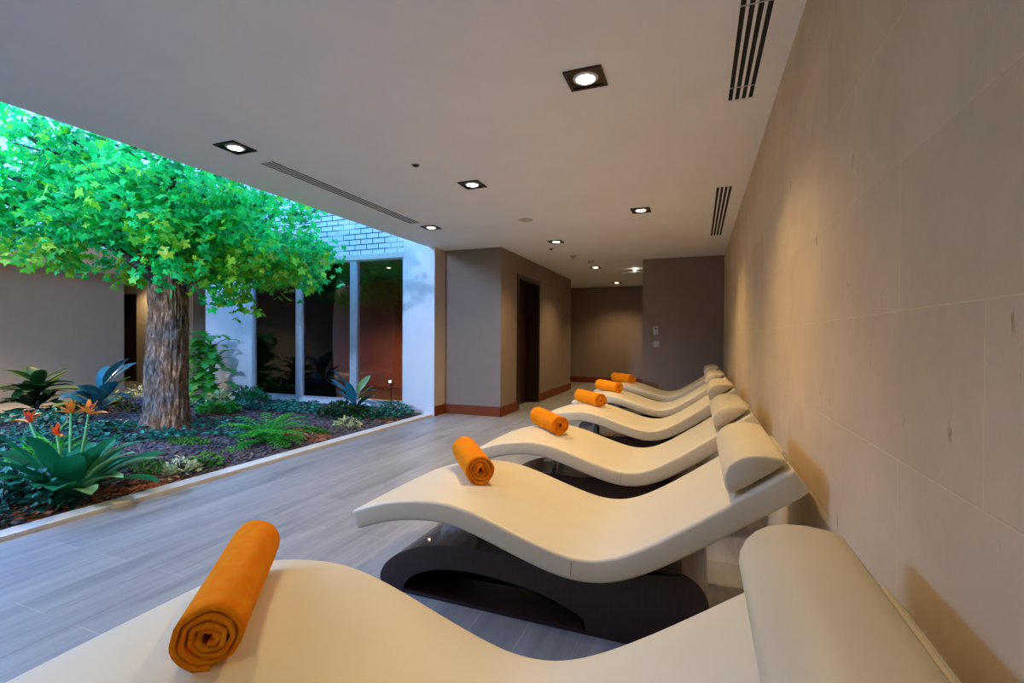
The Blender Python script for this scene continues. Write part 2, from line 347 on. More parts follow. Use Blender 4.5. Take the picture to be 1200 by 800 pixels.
def chip(bm, x, y, z, s):
    rz = random.uniform(0, 6.28); t1 = random.uniform(-.5, .5); t2 = random.uniform(-.4, .4)
    R = Matrix.Translation((x, y, z)) @ Matrix.Rotation(rz, 4, 'Z') @ Matrix.Rotation(t1, 4, 'X') @ Matrix.Rotation(t2, 4, 'Y')
    l, w, h = s*random.uniform(.6, 1.4), s*random.uniform(.3, .6), s*.12
    v = [bm.verts.new(R @ Vector((sx*l*random.uniform(.8, 1), sy_*w*random.uniform(.7, 1), sz*h))) for sz in (-1, 1) for sy_ in (-1, 1) for sx in (-1, 1)]
    for f in ((0, 2, 3, 1), (4, 5, 7, 6), (0, 1, 5, 4), (2, 6, 7, 3), (0, 4, 6, 2), (1, 3, 7, 5)): bm.faces.new([v[i] for i in f])
bm = bmesh.new(); bm2 = bmesh.new()
for _ in range(15000):
    x = random.uniform(-9.3, -3.96); y = random.uniform(.9, 6.38)
    if random.random() < .35: x = random.uniform(-5.6, -3.96)
    z = soil_z(x, y)+.006
    red = (x > -4.45 and 1.7 < y < 2.75) or noise.noise(Vector((x*1.5, y*1.5, 9))) > .38
    chip(bm2 if red else bm, x, y, z, .030)
tag(obj('bark_mulch', bm, MAT['mulch']), 'grey brown bark chips covering the garden soil', 'mulch', kind='stuff')
tag(obj('bark_mulch', bm2, MAT['mulch_red']), 'reddish bark chips lying beside the kerb near the bird of paradise', 'mulch', kind='stuff')

# ------------------------------------------------------------------ plants
def blade(bm, base, az, el, L, Wd, droop=.8, fold=.25, n=7, tipw=.0, jag=0, twist=0., pet=0.):
    """one curved leaf: a folded strip that starts at base, heads up at el and droops."""
    p = Vector(base); e = el; h = Vector((math.cos(az), math.sin(az), 0)); side = Vector((-math.sin(az), math.cos(az), 0))
    rows = []
    for i in range(n+1):
        t = i/n
        tt = (t-pet)/(1-pet) if t > pet else 0
        w = max(Wd*.04, Wd*.5*(math.sin(math.pi*min(.999, tt*.96+.01)**.85))**.62) if t < 1 else Wd*tipw
        if jag and i % 2: w *= 1-jag
        d = h*math.cos(e)+Vector((0, 0, 1))*math.sin(e); nrm = side.cross(d); nrm = -nrm if nrm.z < 0 else nrm
        sd = side*math.cos(twist)+nrm*math.sin(twist)
        l = bm.verts.new(p-sd*w+nrm*w*fold); c = bm.verts.new(p); r = bm.verts.new(p+sd*w+nrm*w*fold)
        rows.append((l, c, r)); p = p+d*(L/n); e -= droop/n*(.5+t)
    for a, b in zip(rows, rows[1:]):
        bm.faces.new((a[0], a[1], b[1], b[0])); bm.faces.new((a[1], a[2], b[2], b[1]))
    return p
def small_leaf(bm, p, az, el, L, Wd, roll_=0.):
    h = Vector((math.cos(az)*math.cos(el), math.sin(az)*math.cos(el), math.sin(el))); s = Vector((-math.sin(az), math.cos(az), 0)); nn = h.cross(s)
    s = s*math.cos(roll_)+nn*math.sin(roll_); nn = h.cross(s)
    p = Vector(p)
    v = [bm.verts.new(p), bm.verts.new(p+h*L*.45+s*Wd*.5+nn*L*.08), bm.verts.new(p+h*L), bm.verts.new(p+h*L*.45-s*Wd*.5+nn*L*.08), bm.verts.new(p+h*L*.5)]
    bm.faces.new((v[0], v[4], v[1])); bm.faces.new((v[4], v[2], v[1])); bm.faces.new((v[0], v[3], v[4])); bm.faces.new((v[4], v[3], v[2]))
LOBE = []
for k, (a, r) in enumerate(((-150, .40), (-118, .68), (-92, .50), (-60, .92), (-32, .58), (0, 1.1), (32, .58), (60, .92), (92, .50), (118, .68), (150, .40))):
    LOBE.append((math.radians(a), r))
def maple_leaf(bm, p, d, nrm, s):
    d = d.normalized(); sd = nrm.cross(d).normalized(); nrm = d.cross(sd)
    c = bm.verts.new(p+d*s*.05)
    vs = []
    for a, r in LOBE:
        vs.append(bm.verts.new(p+(d*math.cos(a)+sd*math.sin(a))*r*s*.6-nrm*s*.12*abs(math.sin(a))*r+nrm*s*random.uniform(-.03, .03)))
    for a, b in zip(vs, vs[1:]): bm.faces.new((c, a, b))

# --- the tree
TX, TY = -6.08, 3.95
tree = tag(empty('tree', (TX, TY, .05)), 'tall leafy tree with thick furrowed trunk growing through the ceiling opening', 'tree')
bm = bmesh.new(); nz, na = 90, 96; rings = []
for j in range(nz+1):
    t = j/nz; z = t*2.25; row = []
    r0 = .205-.03*t+.07*math.exp(-z*4)
    for i in range(na):
        a = 2*math.pi*i/na; q = Vector((math.cos(a)*3.2, math.sin(a)*3.2, z*.9))
        rg = 1-abs(noise.noise(q*2.6+Vector((0, 0, 5))))*2
        rr = r0*(1+.09*noise.noise(q*.5)+.16*(rg-.5)+.07*noise.noise(q*7)) + .02*math.cos(a*3+z)
        row.append(bm.verts.new((rr*math.cos(a)+.03*math.sin(z*1.3), rr*math.sin(a), z-.03)))
    rings.append(row)
for a, b in zip(rings, rings[1:]):
    for k_ in range(na): bm.faces.new((a[k_], a[(k_+1) % na], b[(k_+1) % na], b[k_]))
bm.faces.new(rings[-1]); bm.faces.new(rings[0][::-1])
obj('trunk', bm, MAT['bark'], tree, True)
ends = []
for i in range(26):
    az = i*2.399+random.uniform(-.3, .3); el = random.uniform(.12, 1.25) if i > 8 else random.uniform(.05, .5)
    bm = bmesh.new(); p = Vector((.08*math.cos(az), .08*math.sin(az), 1.75+random.uniform(0, .45))); pts = [p.copy()]
    L = random.uniform(1.3, 2.0); e = el+.3
    for s in range(7):
        d = Vector((math.cos(az)*math.cos(e), math.sin(az)*math.cos(e), math.sin(e))); p = p+d*L/7; pts.append(p.copy())
        az += random.uniform(-.25, .25); e += random.uniform(-.22, .12)
        if s > 1: ends.append(p.copy())
    tube(bm, pts, [.062*(1-.10*q) for q in range(8)], 7)
    for q in (3, 4, 5, 6):
        a2 = az+random.choice((-1, 1))*random.uniform(.5, 1.2); pp = pts[q].copy(); tw = [pp.copy()]
        for _ in range(4):
            pp = pp+Vector((math.cos(a2), math.sin(a2), random.uniform(-.2, .4)))*.14; tw.append(pp.copy()); a2 += random.uniform(-.3, .3)
        tube(bm, tw, [.022, .018, .014, .010, .006], 5); ends.append(tw[-1]); ends.append(tw[2])
    obj('branch', bm, MAT['branch'], tree, True)
bm = bmesh.new(); bml = bmesh.new()
def inside(p, k=1.0):
    return (abs(p.x/2.05)**2.6+abs(p.y/2.15)**2.6+abs((p.z-2.75)/(1.75 if p.z > 2.75 else 1.1))**2.6) < k
cl = [p for p in ends if inside(p)]
while len(cl) < 470:
    a = random.uniform(0, 2*math.pi); u = random.uniform(-1, 1); r = random.uniform(.55, 1)**.5
    q = (1-abs(u)**2.6)**(1/2.6)
    p = Vector((2.02*math.cos(a)*q*r, 2.1*math.sin(a)*q*r, 2.75+(1.7 if u > 0 else 1.04+.24*math.cos(a-.37))*u*r))
    if p.x**2+p.y**2 < .35**2 and p.z < 2.2: continue
    cl.append(p)
for p in cl:
    low = p.z < 2.15 and random.random() < .75
    for _ in range(38):
        q = p+Vector((random.gauss(0, .125), random.gauss(0, .125), random.gauss(-.02, .09)))
        w = q+Vector((TX, TY, .05))
        if w.x > GX-.03 and w.z > 2.5: continue
        if math.hypot(q.x, q.y) < .30 and q.z < 2.05: continue
        a = random.uniform(0, 6.28); e = random.uniform(-1.3, .1)
        d = Vector((math.cos(a)*math.cos(e), math.sin(a)*math.cos(e), math.sin(e)))
        nr = Vector((random.gauss(0, .5)+.35, random.gauss(0, .5)-.35, random.uniform(.2, 1.2))).normalized()
        maple_leaf(bml if low else bm, q, d, nr, random.uniform(.075, .14))
fo = obj('foliage', bm, MAT['leaf'], tree); fo['kind'] = 'stuff'
fl = obj('foliage', bml, MAT['leaf_low'], tree); fl['kind'] = 'stuff'; fl['label'] = 'yellow green leaves hanging from the underside of the crown'

def plant(name, label, x, y, cat='plant', group=None, dz=0):
    return tag(empty(name, (x, y, soil_z(x, y)+dz)), label, cat, group)
def leaf_part(root, mat, *a, name='leaf', **k):
    bm = bmesh.new(); blade(bm, *a, **k); o = obj(name, bm, mat, root, True); return o

# bird of paradise, near left
r = plant('bird_of_paradise', 'bird of paradise clump with orange flowers and paddle leaves near the kerb', -4.22, 2.05)
for i in range(34):
    az = i*2.4; el = random.uniform(.45, 1.3)
    leaf_part(r, MAT['green_mid'], (.05*math.cos(az), .05*math.sin(az), 0), az, el, random.uniform(.45, .66), random.uniform(.13, .18), droop=random.uniform(.5, 1.2), fold=.25, n=10, pet=.25)
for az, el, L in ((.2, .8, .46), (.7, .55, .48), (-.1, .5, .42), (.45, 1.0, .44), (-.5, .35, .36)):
    o = leaf_part(r, MAT['green_pale'], (.08, .02, .04), az+.2, el+.15, L*1.12, .13, droop=.9, fold=.25, n=10, pet=.2); o['label'] = 'pale green leaf'
def bop_flower(root, top, az, tilt, mat, n=5, stalk=True, sc=1.):
    if stalk:
        bm = bmesh.new(); t = Vector(top); tube(bm, [(top[0]*.3, top[1]*.3, .02), (top[0]*.7, top[1]*.7, top[2]*.6), top], [.012, .010, .008], 7)
        obj('flower_stalk', bm, MAT['stem'], root, True)
    bm = bmesh.new(); blade(bm, top, az, .12, .17*sc, .035*sc, droop=.1, fold=.9, n=5)
    fl_ = obj('flower', bm, MAT['petal_o'], root, True)
    for k_ in range(n):
        bm = bmesh.new(); blade(bm, top, az+math.pi*.0+random.uniform(-.9, .9), .6+tilt+k_*.42, .11*sc, .032*sc, droop=-.3, fold=.5, n=4)
        obj('petal', bm, mat, fl_, True)
    bm = bmesh.new(); blade(bm, top, az+.4, 1.3, .07*sc, .028*sc, droop=.2, fold=.8, n=4); obj('petal', bm, MAT['petal_p'], fl_, True)
bop_flower(r, (-.09, .17, .58), .15, 0, MAT['petal_o'], 6, sc=1.1)
bop_flower(r, (-.05, -.04, .46), -.3, -.6, MAT['petal_r'], 5, sc=.9)
bop_flower(r, (-.44, -.02, .52), 3.4, .0, MAT['petal_r'], 5)
bop_flower(r, (-.42, .22, .56), .5, .2, MAT['petal_o'], 6)

# low blue green shrub below it, and ivy shrub at frame edge
def tuft(name, label, x, y, rad, h, count, L, Wd, mat, cat='plant', ry=None, extra=None, group=None):
    root = plant(name, label, x, y, cat, group); bm = bmesh.new(); ry = ry or rad
    for _ in range(count):
        a = random.uniform(0, 6.28); rr = random.random()**.5
        px, py = rad*rr*math.cos(a), ry*rr*math.sin(a); pz = h*(1-rr*rr*.7)*random.uniform(.15, 1)
        zz = soil_z(x+px, y+py)-soil_z(x, y)
        if x+px > -3.985: continue
        if y+py > WY-.06: continue
        small_leaf(bm, (px, py, zz+pz), a+random.uniform(-1.2, 1.2), random.uniform(-.2, 1.0), L*random.uniform(.7, 1.3), Wd*random.uniform(.7, 1.3), random.uniform(-.8, .8))
    f_ = obj('foliage', bm, mat, root); f_['kind'] = 'stuff'
    bm = bmesh.new()
    for _ in range(9):
        a = random.uniform(0, 6.28); q = random.random()*.6
        tube(bm, [(0, 0, -.01), (rad*q*.5*math.cos(a), ry*q*.5*math.sin(a), h*.4), (rad*q*math.cos(a), ry*q*math.sin(a), h*.75)], [.006, .005, .003], 5)
    obj('stem', bm, MAT['branch'], root)
    return root
tuft('ivy_shrub', 'low blue green ivy shrub in the near corner below the bird of paradise', -4.28, 1.72, .34, .26, 620, .075, .05, MAT['ivy'], ry=.42)
tuft('ivy_shrub', 'dark ivy shrub at the left frame edge behind the near corner shrub', -4.75, 1.55, .35, .22, 420, .08, .05, MAT['green_mid'], ry=.35)
# broad leaf shrubs
def broad(name, label, x, y, n, L, Wd, mats, h=.12, elr=(.3, 1.3), droop=.7, stem_h=.15):
    root = plant(name, label, x, y)
    bm = bmesh.new(); tube(bm, [(0, 0, -.02), (.01, .01, stem_h)], [.022, .014], 8); obj('stem', bm, MAT['branch'], root)
    for i in range(n):
        az = i*2.4+random.uniform(-.3, .3); el = random.uniform(*elr); z0 = random.uniform(.02, stem_h)
        leaf_part(root, mats[i % len(mats)], (0, 0, z0), az, el, L*random.uniform(.75, 1.15), Wd*random.uniform(.85, 1.1), droop=droop*random.uniform(.6, 1.2), fold=.22, n=10, pet=.22)
    return root
broad('broadleaf_shrub', 'dense dark green broadleaf shrub at the far left of the garden', -9.0, 4.0, 52, .50, .18, [MAT['green_dark']], stem_h=.42, elr=(-.1, 1.2))
broad('rubber_plant', 'large plant with long blue green leaves left of the tree trunk', -8.0, 4.25, 17, .66, .20, [MAT['green_blue'], MAT['green_blue'], MAT['green_blue'], MAT['green_olive']], stem_h=.42, elr=(.1, 1.2), droop=.7)
broad('rubber_plant', 'blue leaved rubber plant standing in front of the right window pane', -4.62, 5.62, 13, .46, .14, [MAT['green_blue'], MAT['green_blue'], MAT['green_olive']], stem_h=.32, elr=(.1, 1.15), droop=.4)
# violet flowers beside trunk
root = tuft('violet_flowers', 'patch of small violet flowers left of the trunk', -7.75, 4.75, .42, .16, 200, .06, .045, MAT['green_dark'], cat='flowers', ry=.3)
bm = bmesh.new()
for _ in range(170):
    a = random.uniform(0, 6.28); rr = random.random()**.5; p = (.40*rr*math.cos(a), .28*rr*math.sin(a), .10+random.uniform(0, .12))
    for k_ in range(5): small_leaf(bm, p, k_*1.257+a, .3, .024, .02)
o = obj('flower', bm, MAT['violet'], root); o['kind'] = 'stuff'; o['label'] = 'violet blossoms'
# split leaf philodendron behind trunk
r = plant('philodendron', 'tall split leaf plant with bright green leaves against the white pier', -8.05, 6.0)
bm = bmesh.new(); tube(bm, [(0, 0, -.02), (-.05, 0, .45), (-.02, -.02, 1.15)], [.03, .025, .015], 8); obj('stem', bm, MAT['stem'], r)
for i in range(98):
    az = i*2.4; z0 = .10+i/98*1.05; bx = random.uniform(-.16, .16)
    if math.sin(az) > .6: az = -az
    bm = bmesh.new(); L = random.uniform(.30, .46)
    blade(bm, (bx, random.uniform(-.12, .05), z0), az, random.uniform(-.1, 1.0), L, random.uniform(.20, .30), droop=1.4, fold=.15, n=14, jag=.62, pet=.2)
    obj('leaf', bm, MAT['split'], r, True)
# fern by kerb
r = plant('fern', 'bright green arching fern beside the kerb in front of the middle window', -4.38, 3.88)
for i in range(44):
    az = i*2.4; el = random.uniform(.35, 1.25); L = random.uniform(.38, .60); bm = bmesh.new()
    n_ = 12; p = Vector((0, 0, 0)); e = el; h_ = Vector((math.cos(az), math.sin(az), 0)); pts = [p.copy()]
    for q in range(n_):
        p = p+(h_*math.cos(e)+Vector((0, 0, 1))*math.sin(e))*L/n_; e -= random.uniform(.09, .13); p.z = max(p.z, .02); pts.append(p.copy())
        wd = .10*math.sin(math.pi*(q+1.5)/(n_+2))
        for s_ in (-1, 1): small_leaf(bm, p, az+s_*1.0, e*.3, max(.025, wd), .026)
    tube(bm, pts, .0025, 4)
    obj('frond', bm, MAT['green_bright'], r)
# small plants
tuft('variegated_shrub', 'small cream variegated plant on the mossy edge beside the kerb', -4.10, 2.78, .12, .16, 170, .05, .028, MAT['cream_leaf'])
tuft('small_green_shrub', 'small olive green plant right of the cream variegated one', -4.14, 3.02, .14, .12, 150, .05, .03, MAT['moss'])
tuft('variegated_shrub', 'pale green and cream small plant beneath the blue leaved rubber plant', -4.22, 5.0, .16, .14, 160, .055, .03, MAT['cream_leaf'])
tuft('bright_shrub', 'low bright green bush right of the trunk base', -6.55, 4.98, .27, .16, 240, .08, .06, MAT['green_bright'])
tuft('leafy_shrub', 'blue green shrub at the foot of the white column by the kerb end', -4.20, 5.95, .24, .22, 380, .06, .04, MAT['ivy'], ry=.40)
tuft('leafy_shrub', 'dark leafy shrub around the foot of the blue leaved rubber plant', -4.72, 5.5, .32, .20, 360, .07, .045, MAT['green_dark'])
tuft('leafy_shrub', 'dark green bush against the white pier beside the tall split leaf plant', -7.35, 6.15, .40, .26, 420, .07, .045, MAT['green_mid'], ry=.22)
tuft('leafy_shrub', 'cream tipped low shrub below the tall split leaf plant', -7.55, 5.75, .24, .20, 160, .09, .05, MAT['cream_leaf'], ry=.16)
tuft('leafy_shrub', 'brownish low foliage behind the dark broadleaf shrub at the far left', -8.75, 4.75, .45, .22, 300, .09, .06, MAT['green_dark'])
tuft('leafy_shrub', 'pale dry foliage between the two broad leaved shrubs', -8.85, 5.3, .35, .28, 220, .09, .04, MAT['cream_leaf'])
tuft('bright_shrub', 'green grassy plant rising behind the bird of paradise flowers', -4.85, 2.25, .22, .30, 200, .14, .035, MAT['green_bright'])
# ivy ground cover, patches
bm = bmesh.new()
def patch(bm, cx, cy_, rx, ry, n, L=.06, h=.07):
    for _ in range(n):
        a = random.uniform(0, 6.28); rr = random.random()**.5; x = cx+rx*rr*math.cos(a); y = cy_+ry*rr*math.sin(a)
        if x > -3.99 or x < -9.3 or y > WY-.05 or math.hypot(x-TX, y-TY) < .33: continue
        if noise.noise(Vector((x*3, y*3, 4))) < -.22: continue
        small_leaf(bm, (x, y, soil_z(x, y)+random.uniform(.012, h)), random.uniform(0, 6.28), random.uniform(-.2, .7), L*random.uniform(.7, 1.3), L*.75, random.uniform(-.5, .5))
patch(bm, -6.1, 3.55, .95, .50, 1100); patch(bm, -5.35, 4.1, .8, .45, 600); patch(bm, -6.9, 3.2, .9, .6, 600)
patch(bm, -5.6, 5.75, 1.35, .48, 1700); patch(bm, -4.6, 5.8, .6, .5, 500); patch(bm, -7.2, 5.6, .9, .5, 600)
patch(bm, -6.6, 2.4, 1.3, .7, 900, .07); patch(bm, -8.2, 3.4, 1.0, .6, 700, .08); patch(bm, -5.4, 1.9, .6, .4, 350)
tag(obj('ivy_groundcover', bm, MAT['ivy']), 'blue green ivy creeping over the soil around the trunk and below the windows', 'ground cover', kind='stuff')
bm = bmesh.new()
for cx, cy_, rx in ((-4.45, 2.72, .28), (-5.0, 3.45, .3), (-6.6, 3.7, .25), (-4.3, 4.55, .2)):
    for _ in range(420):
        a = random.uniform(0, 6.28); rr = random.random()**.5; x = cx+rx*rr*math.cos(a); y = cy_+rx*.5*rr*math.sin(a)
        if x > -3.97: continue
        small_leaf(bm, (x, y, soil_z(x, y)+.01), random.uniform(0, 6.28), random.uniform(.2, 1.3), .035, .016)
tag(obj('moss_patch', bm, MAT['moss']), 'flat green moss patches on the soil near the kerb', 'moss', kind='stuff')
# dark rock at the kerb
bm = bmesh.new(); bmesh.ops.create_icosphere(bm, subdivisions=3, radius=.07)
for v in bm.verts:
    v.co *= 1+.25*noise.noise(v.co*18); v.co.z *= .65
o = obj('rock', bm, MAT['rock'], None, True); o.location = (-4.05, 2.02, .045); tag(o, 'small black rock on the red bark chips by the kerb', 'rock')
# small glowing lamp added to give the glint at the window
r = tag(empty('glint_lamp', (-4.46, 6.28, soil_z(-4.46, 6.28))), 'tiny lit lamp added for the window glint behind the rubber plant', 'light')
bm = bmesh.new(); tube(bm, [(0, 0, -.02), (0, 0, .42)], .008, 8); obj('spike', bm, MAT['frame_dark'], r)
bm = bmesh.new(); tube(bm, [(0, .03, .42), (0, -.03, .46)], [.022, .028], 12); obj('lamp_head', bm, MAT['frame_dark'], r)
bm = bmesh.new(); bmesh.ops.create_uvsphere(bm, u_segments=12, v_segments=8, radius=.018, matrix=Matrix.Translation((0, -.034, .463))); obj('bulb', bm, MAT['lamp'], r, True)

# ------------------------------------------------------------------ loungers
TOP = [(-1.5, .405), (-1.40, .443), (-1.28, .478), (-1.15, .499), (-1.04, .506), (-.93, .495), (-.80, .462), (-.66, .417), (-.52, .378), (-.43, .367), (-.34, .376), (-.24, .415), (-.12, .487), (0, .570), (.15, .679), (.299, .788)]
def catmull(P, k):
    out = []
    Q = [(2*P[0][0]-P[1][0], 2*P[0][1]-P[1][1])]+list(P)+[(2*P[-1][0]-P[-2][0], 2*P[-1][1]-P[-2][1])]
    for i in range(1, len(Q)-2):
        for s in range(k):
            t = s/k; r = []
            for c in (0, 1):
                a, b, c_, d = Q[i-1][c], Q[i][c], Q[i+1][c], Q[i+2][c]
                r.append(.5*(2*b+(c_-a)*t+(2*a-5*b+4*c_-d)*t*t+(3*b-a-3*c_+d)*t**3))
            out.append(tuple(r))
    out.append(P[-1]); return out
CT = catmull(TOP, 5)
for _ in range(3):
    CT = [CT[0]]+[((a[0]+2*b[0]+c[0])/4, (a[1]+2*b[1]+c[1])/4) for a, b, c in zip(CT, CT[1:], CT[2:])]+[CT[-1]]
CW = .76; TH = .09
def lounger_parts():
    root = empty('lounger', (0, 0, 0))
    # cushion: ring of a rounded rectangle swept along the curve
    bm = bmesh.new(); rings = []; rr = .014; nseg = 3
    sec = []
    for cx, cz, a0 in ((rr, -rr, 180), (rr, -TH+rr, 180), (CW-rr, -TH+rr, 270), (CW-rr, -rr, 0)): pass
    corners = [(CW-rr, -rr, 0), (rr, -rr, 90), (rr, -TH+rr, 180), (CW-rr, -TH+rr, 270)]
    for cx, cz, a0 in corners:
        for s in range(nseg+1):
            a = math.radians(a0+90*s/nseg); sec.append((cx+rr*math.cos(a), cz+rr*math.sin(a)))
    # extra points across the top so it can crown very slightly
    tops = [(CW*(1-k/8), 0) for k in range(1, 8)]
    sec = sec[:nseg+1]+[(y, .004*math.sin(math.pi*y/CW)) for y, _ in tops]+sec[nseg+1:]
    n = len(CT)
    def frame(i):
        a = CT[max(i-1, 0)]; b = CT[min(i+1, n-1)]; dx, dz = b[0]-a[0], b[1]-a[1]; l = math.hypot(dx, dz)
        return (dx/l, dz/l), (-dz/l, dx/l)
    def ring(p, nn, shrink):
        r_ = []
        for y, h in sec:
            hh = -TH/2+(h+TH/2)*(1-shrink); yy = CW/2+(y-CW/2)*(1-shrink*.15)
            r_.append(bm.verts.new((p[0]+nn[0]*hh, yy, p[1]+nn[1]*hh)))
        return r_
    for i, p in enumerate(CT):
        u, nn = frame(i)
        if i == 0:
            rings.append(ring((p[0]-u[0]*.0+.0, p[1]), nn, .18)); rings.append(ring((p[0]+u[0]*.006, p[1]+u[1]*.006), nn, .05))
        elif i == n-1:
            rings.append(ring((p[0]-u[0]*.006, p[1]-u[1]*.006), nn, .05)); rings.append(ring(p, nn, .18))
        elif i == 1 or i == n-2: rings.append(ring(p, nn, .0))
        else: rings.append(ring(p, nn, 0))
    m = len(sec)
    for a, b in zip(rings, rings[1:]):
        for k_ in range(m): bm.faces.new((a[k_], b[k_], b[(k_+1) % m], a[(k_+1) % m]))
    bm.faces.new(rings[0]); bm.faces.new(rings[-1][::-1])
    bmesh.ops.recalc_face_normals(bm, faces=bm.faces)
    obj('cushion', bm, MAT['leather'], root, True)
    # side seams at the lowest point of the seat
    bm = bmesh.new(); xs = -.455
    i0 = min(range(n), key=lambda i: abs(CT[i][0]-xs)); u, nn = frame(i0); p = CT[i0]
    for y in (-.0005, CW+.0005):
        tube(bm, [(p[0]+nn[0]*h, y, p[1]+nn[1]*h) for h in (-.014, -.045, -TH+.014)], .0012, 5)
    obj('seam', bm, MAT['seam'], root)
    # pillow
    d0 = (.804, .596); nn0 = (-.596, .804); org = (.110, .676)
    prof = [(.0, .002), (.004, .026), (.014, .046), (.030, .064), (.052, .077), (.08, .083), (.108, .080), (.138, .068), (.168, .048), (.192, .026), (.208, .008), (.210, .0), (.16, -.006), (.05, -.006)]
    prof = [(u_*1.06-.004, v_*1.05) for u_, v_ in prof]
    bm = bmesh.new(); rings = []; cu, cv = .09, .035
    for y, s in ((.022, .90), (.026, .965), (.034, 1), (.20, 1.005), (CW/2, 1.008), (CW-.20, 1.005), (CW-.034, 1), (CW-.026, .965), (CW-.022, .90)):
        rings.append([bm.verts.new((org[0]+d0[0]*(cu+(a-cu)*s)+nn0[0]*(cv+(b-cv)*s), y, org[1]+d0[1]*(cu+(a-cu)*s)+nn0[1]*(cv+(b-cv)*s))) for a, b in prof])
    m = len(prof)
    for a, b in zip(rings, rings[1:]):
        for k_ in range(m): bm.faces.new((a[k_], a[(k_+1) % m], b[(k_+1) % m], b[k_]))
    bm.faces.new(rings[0]); bm.faces.new(rings[-1][::-1]); bmesh.ops.recalc_face_normals(bm, faces=bm.faces)
    pil = obj('pillow', bm, MAT['leather2'], root, True)
    # strap running from the pillow over the top end of the backrest
    bm = bmesh.new(); e = CT[-1]; pts = [(-.02, .006), (.003, .005), (.007, -.002), (.008, -.04), (.008, -.075)]
    rows = []
    for a, b in pts:
        P_ = (e[0]+d0[0]*a+nn0[0]*b, e[1]+d0[1]*a+nn0[1]*b)
        rows.append([bm.verts.new((P_[0]+d0[0]*o_*.7+nn0[0]*o_*.7, y, P_[1]+d0[1]*o_*.7+nn0[1]*o_*.7)) for y, o_ in ((.22, 0), (CW-.22, 0), (CW-.22, .004), (.22, .004))])
    for a, b in zip(rows, rows[1:]):
        for k_ in range(4): bm.faces.new((a[k_], a[(k_+1) % 4], b[(k_+1) % 4], b[k_]))
    bm.faces.new(rows[0]); bm.faces.new(rows[-1][::-1]); bmesh.ops.recalc_face_normals(bm, faces=bm.faces)
    obj('strap', bm, MAT['leather2'], pil)
    # base: dark bent-wood arch that runs from the floor under the knees to a fat rounded heel under the back
    outer = catmull([(-1.405, .0), (-1.43, .05), (-1.405, .115), (-1.32, .185), (-1.18, .240), (-1.0, .268), (-.80, .266), (-.62, .262), (-.46, .252), (-.30, .262), (-.20, .288), (-.12, .322), (-.05, .322), (.01, .29), (.045, .235), (.045, .17), (.025, .10), (-.02, .04), (-.06, 0)], 3)
    inner = catmull([(-.42, .02), (-.43, .06), (-.50, .095), (-.62, .13), (-.80, .155), (-.98, .16), (-1.12, .14), (-1.22, .105), (-1.28, .06), (-1.30, .02)], 3)
    bm = bmesh.new(); y0, y1 = .13, CW-.13
    # side faces: quads between outer & inner by matching; build in xz then extrude
    poly = outer+[(-.42, 0)]+inner+[(-1.30, 0)]
    vs0 = [bm.verts.new((x, y0, z)) for x, z in poly]; vs1 = [bm.verts.new((x, y1, z)) for x, z in poly]
    f0 = bm.faces.new(vs0); f1 = bm.faces.new(vs1[::-1]); m = len(poly)
    for k_ in range(m): bm.faces.new((vs0[k_], vs1[k_], vs1[(k_+1) % m], vs0[(k_+1) % m]))
    bmesh.ops.triangulate(bm, faces=[f0, f1]); bmesh.ops.recalc_face_normals(bm, faces=bm.faces)
    bevel(obj('base', bm, MAT['wenge'], root), .006)
    obj('base_plate', boxes((-1.299, -.421, y0+.0, y1-.0, 0, .018)), MAT['wenge'], root)
    # metal posts between arch and cushion
    for py in (CW/2-.1, CW/2+.1):
        bm = bmesh.new(); tube(bm, [(-.97, py, .262), (-.97, py, .413)], .016, 12); obj('support_post', bm, MAT['alu'], root, True)
    return root
proto = lounger_parts()
YS = [.445, 1.80, 3.08, 4.53, 5.95, 7.36]
LBL = ['cream curved lounger nearest the camera, cut off by the lower frame edge',
       'second cream wave lounger from the camera, its whole side and dark base in view',
       'third cream wave lounger from the camera, half hidden behind the second',
       'fourth cream wave lounger from the camera, with a brightly lit seat',
       'fifth cream wave lounger from the camera, next to last in the row',
       'farthest cream wave lounger, beside the dark brown wall']
for i, y in enumerate(YS):
    o = proto if i == 0 else dup(proto)
    o.location = (0, y, 0); tag(o, LBL[i], 'lounger', 'loungers along the stone wall')
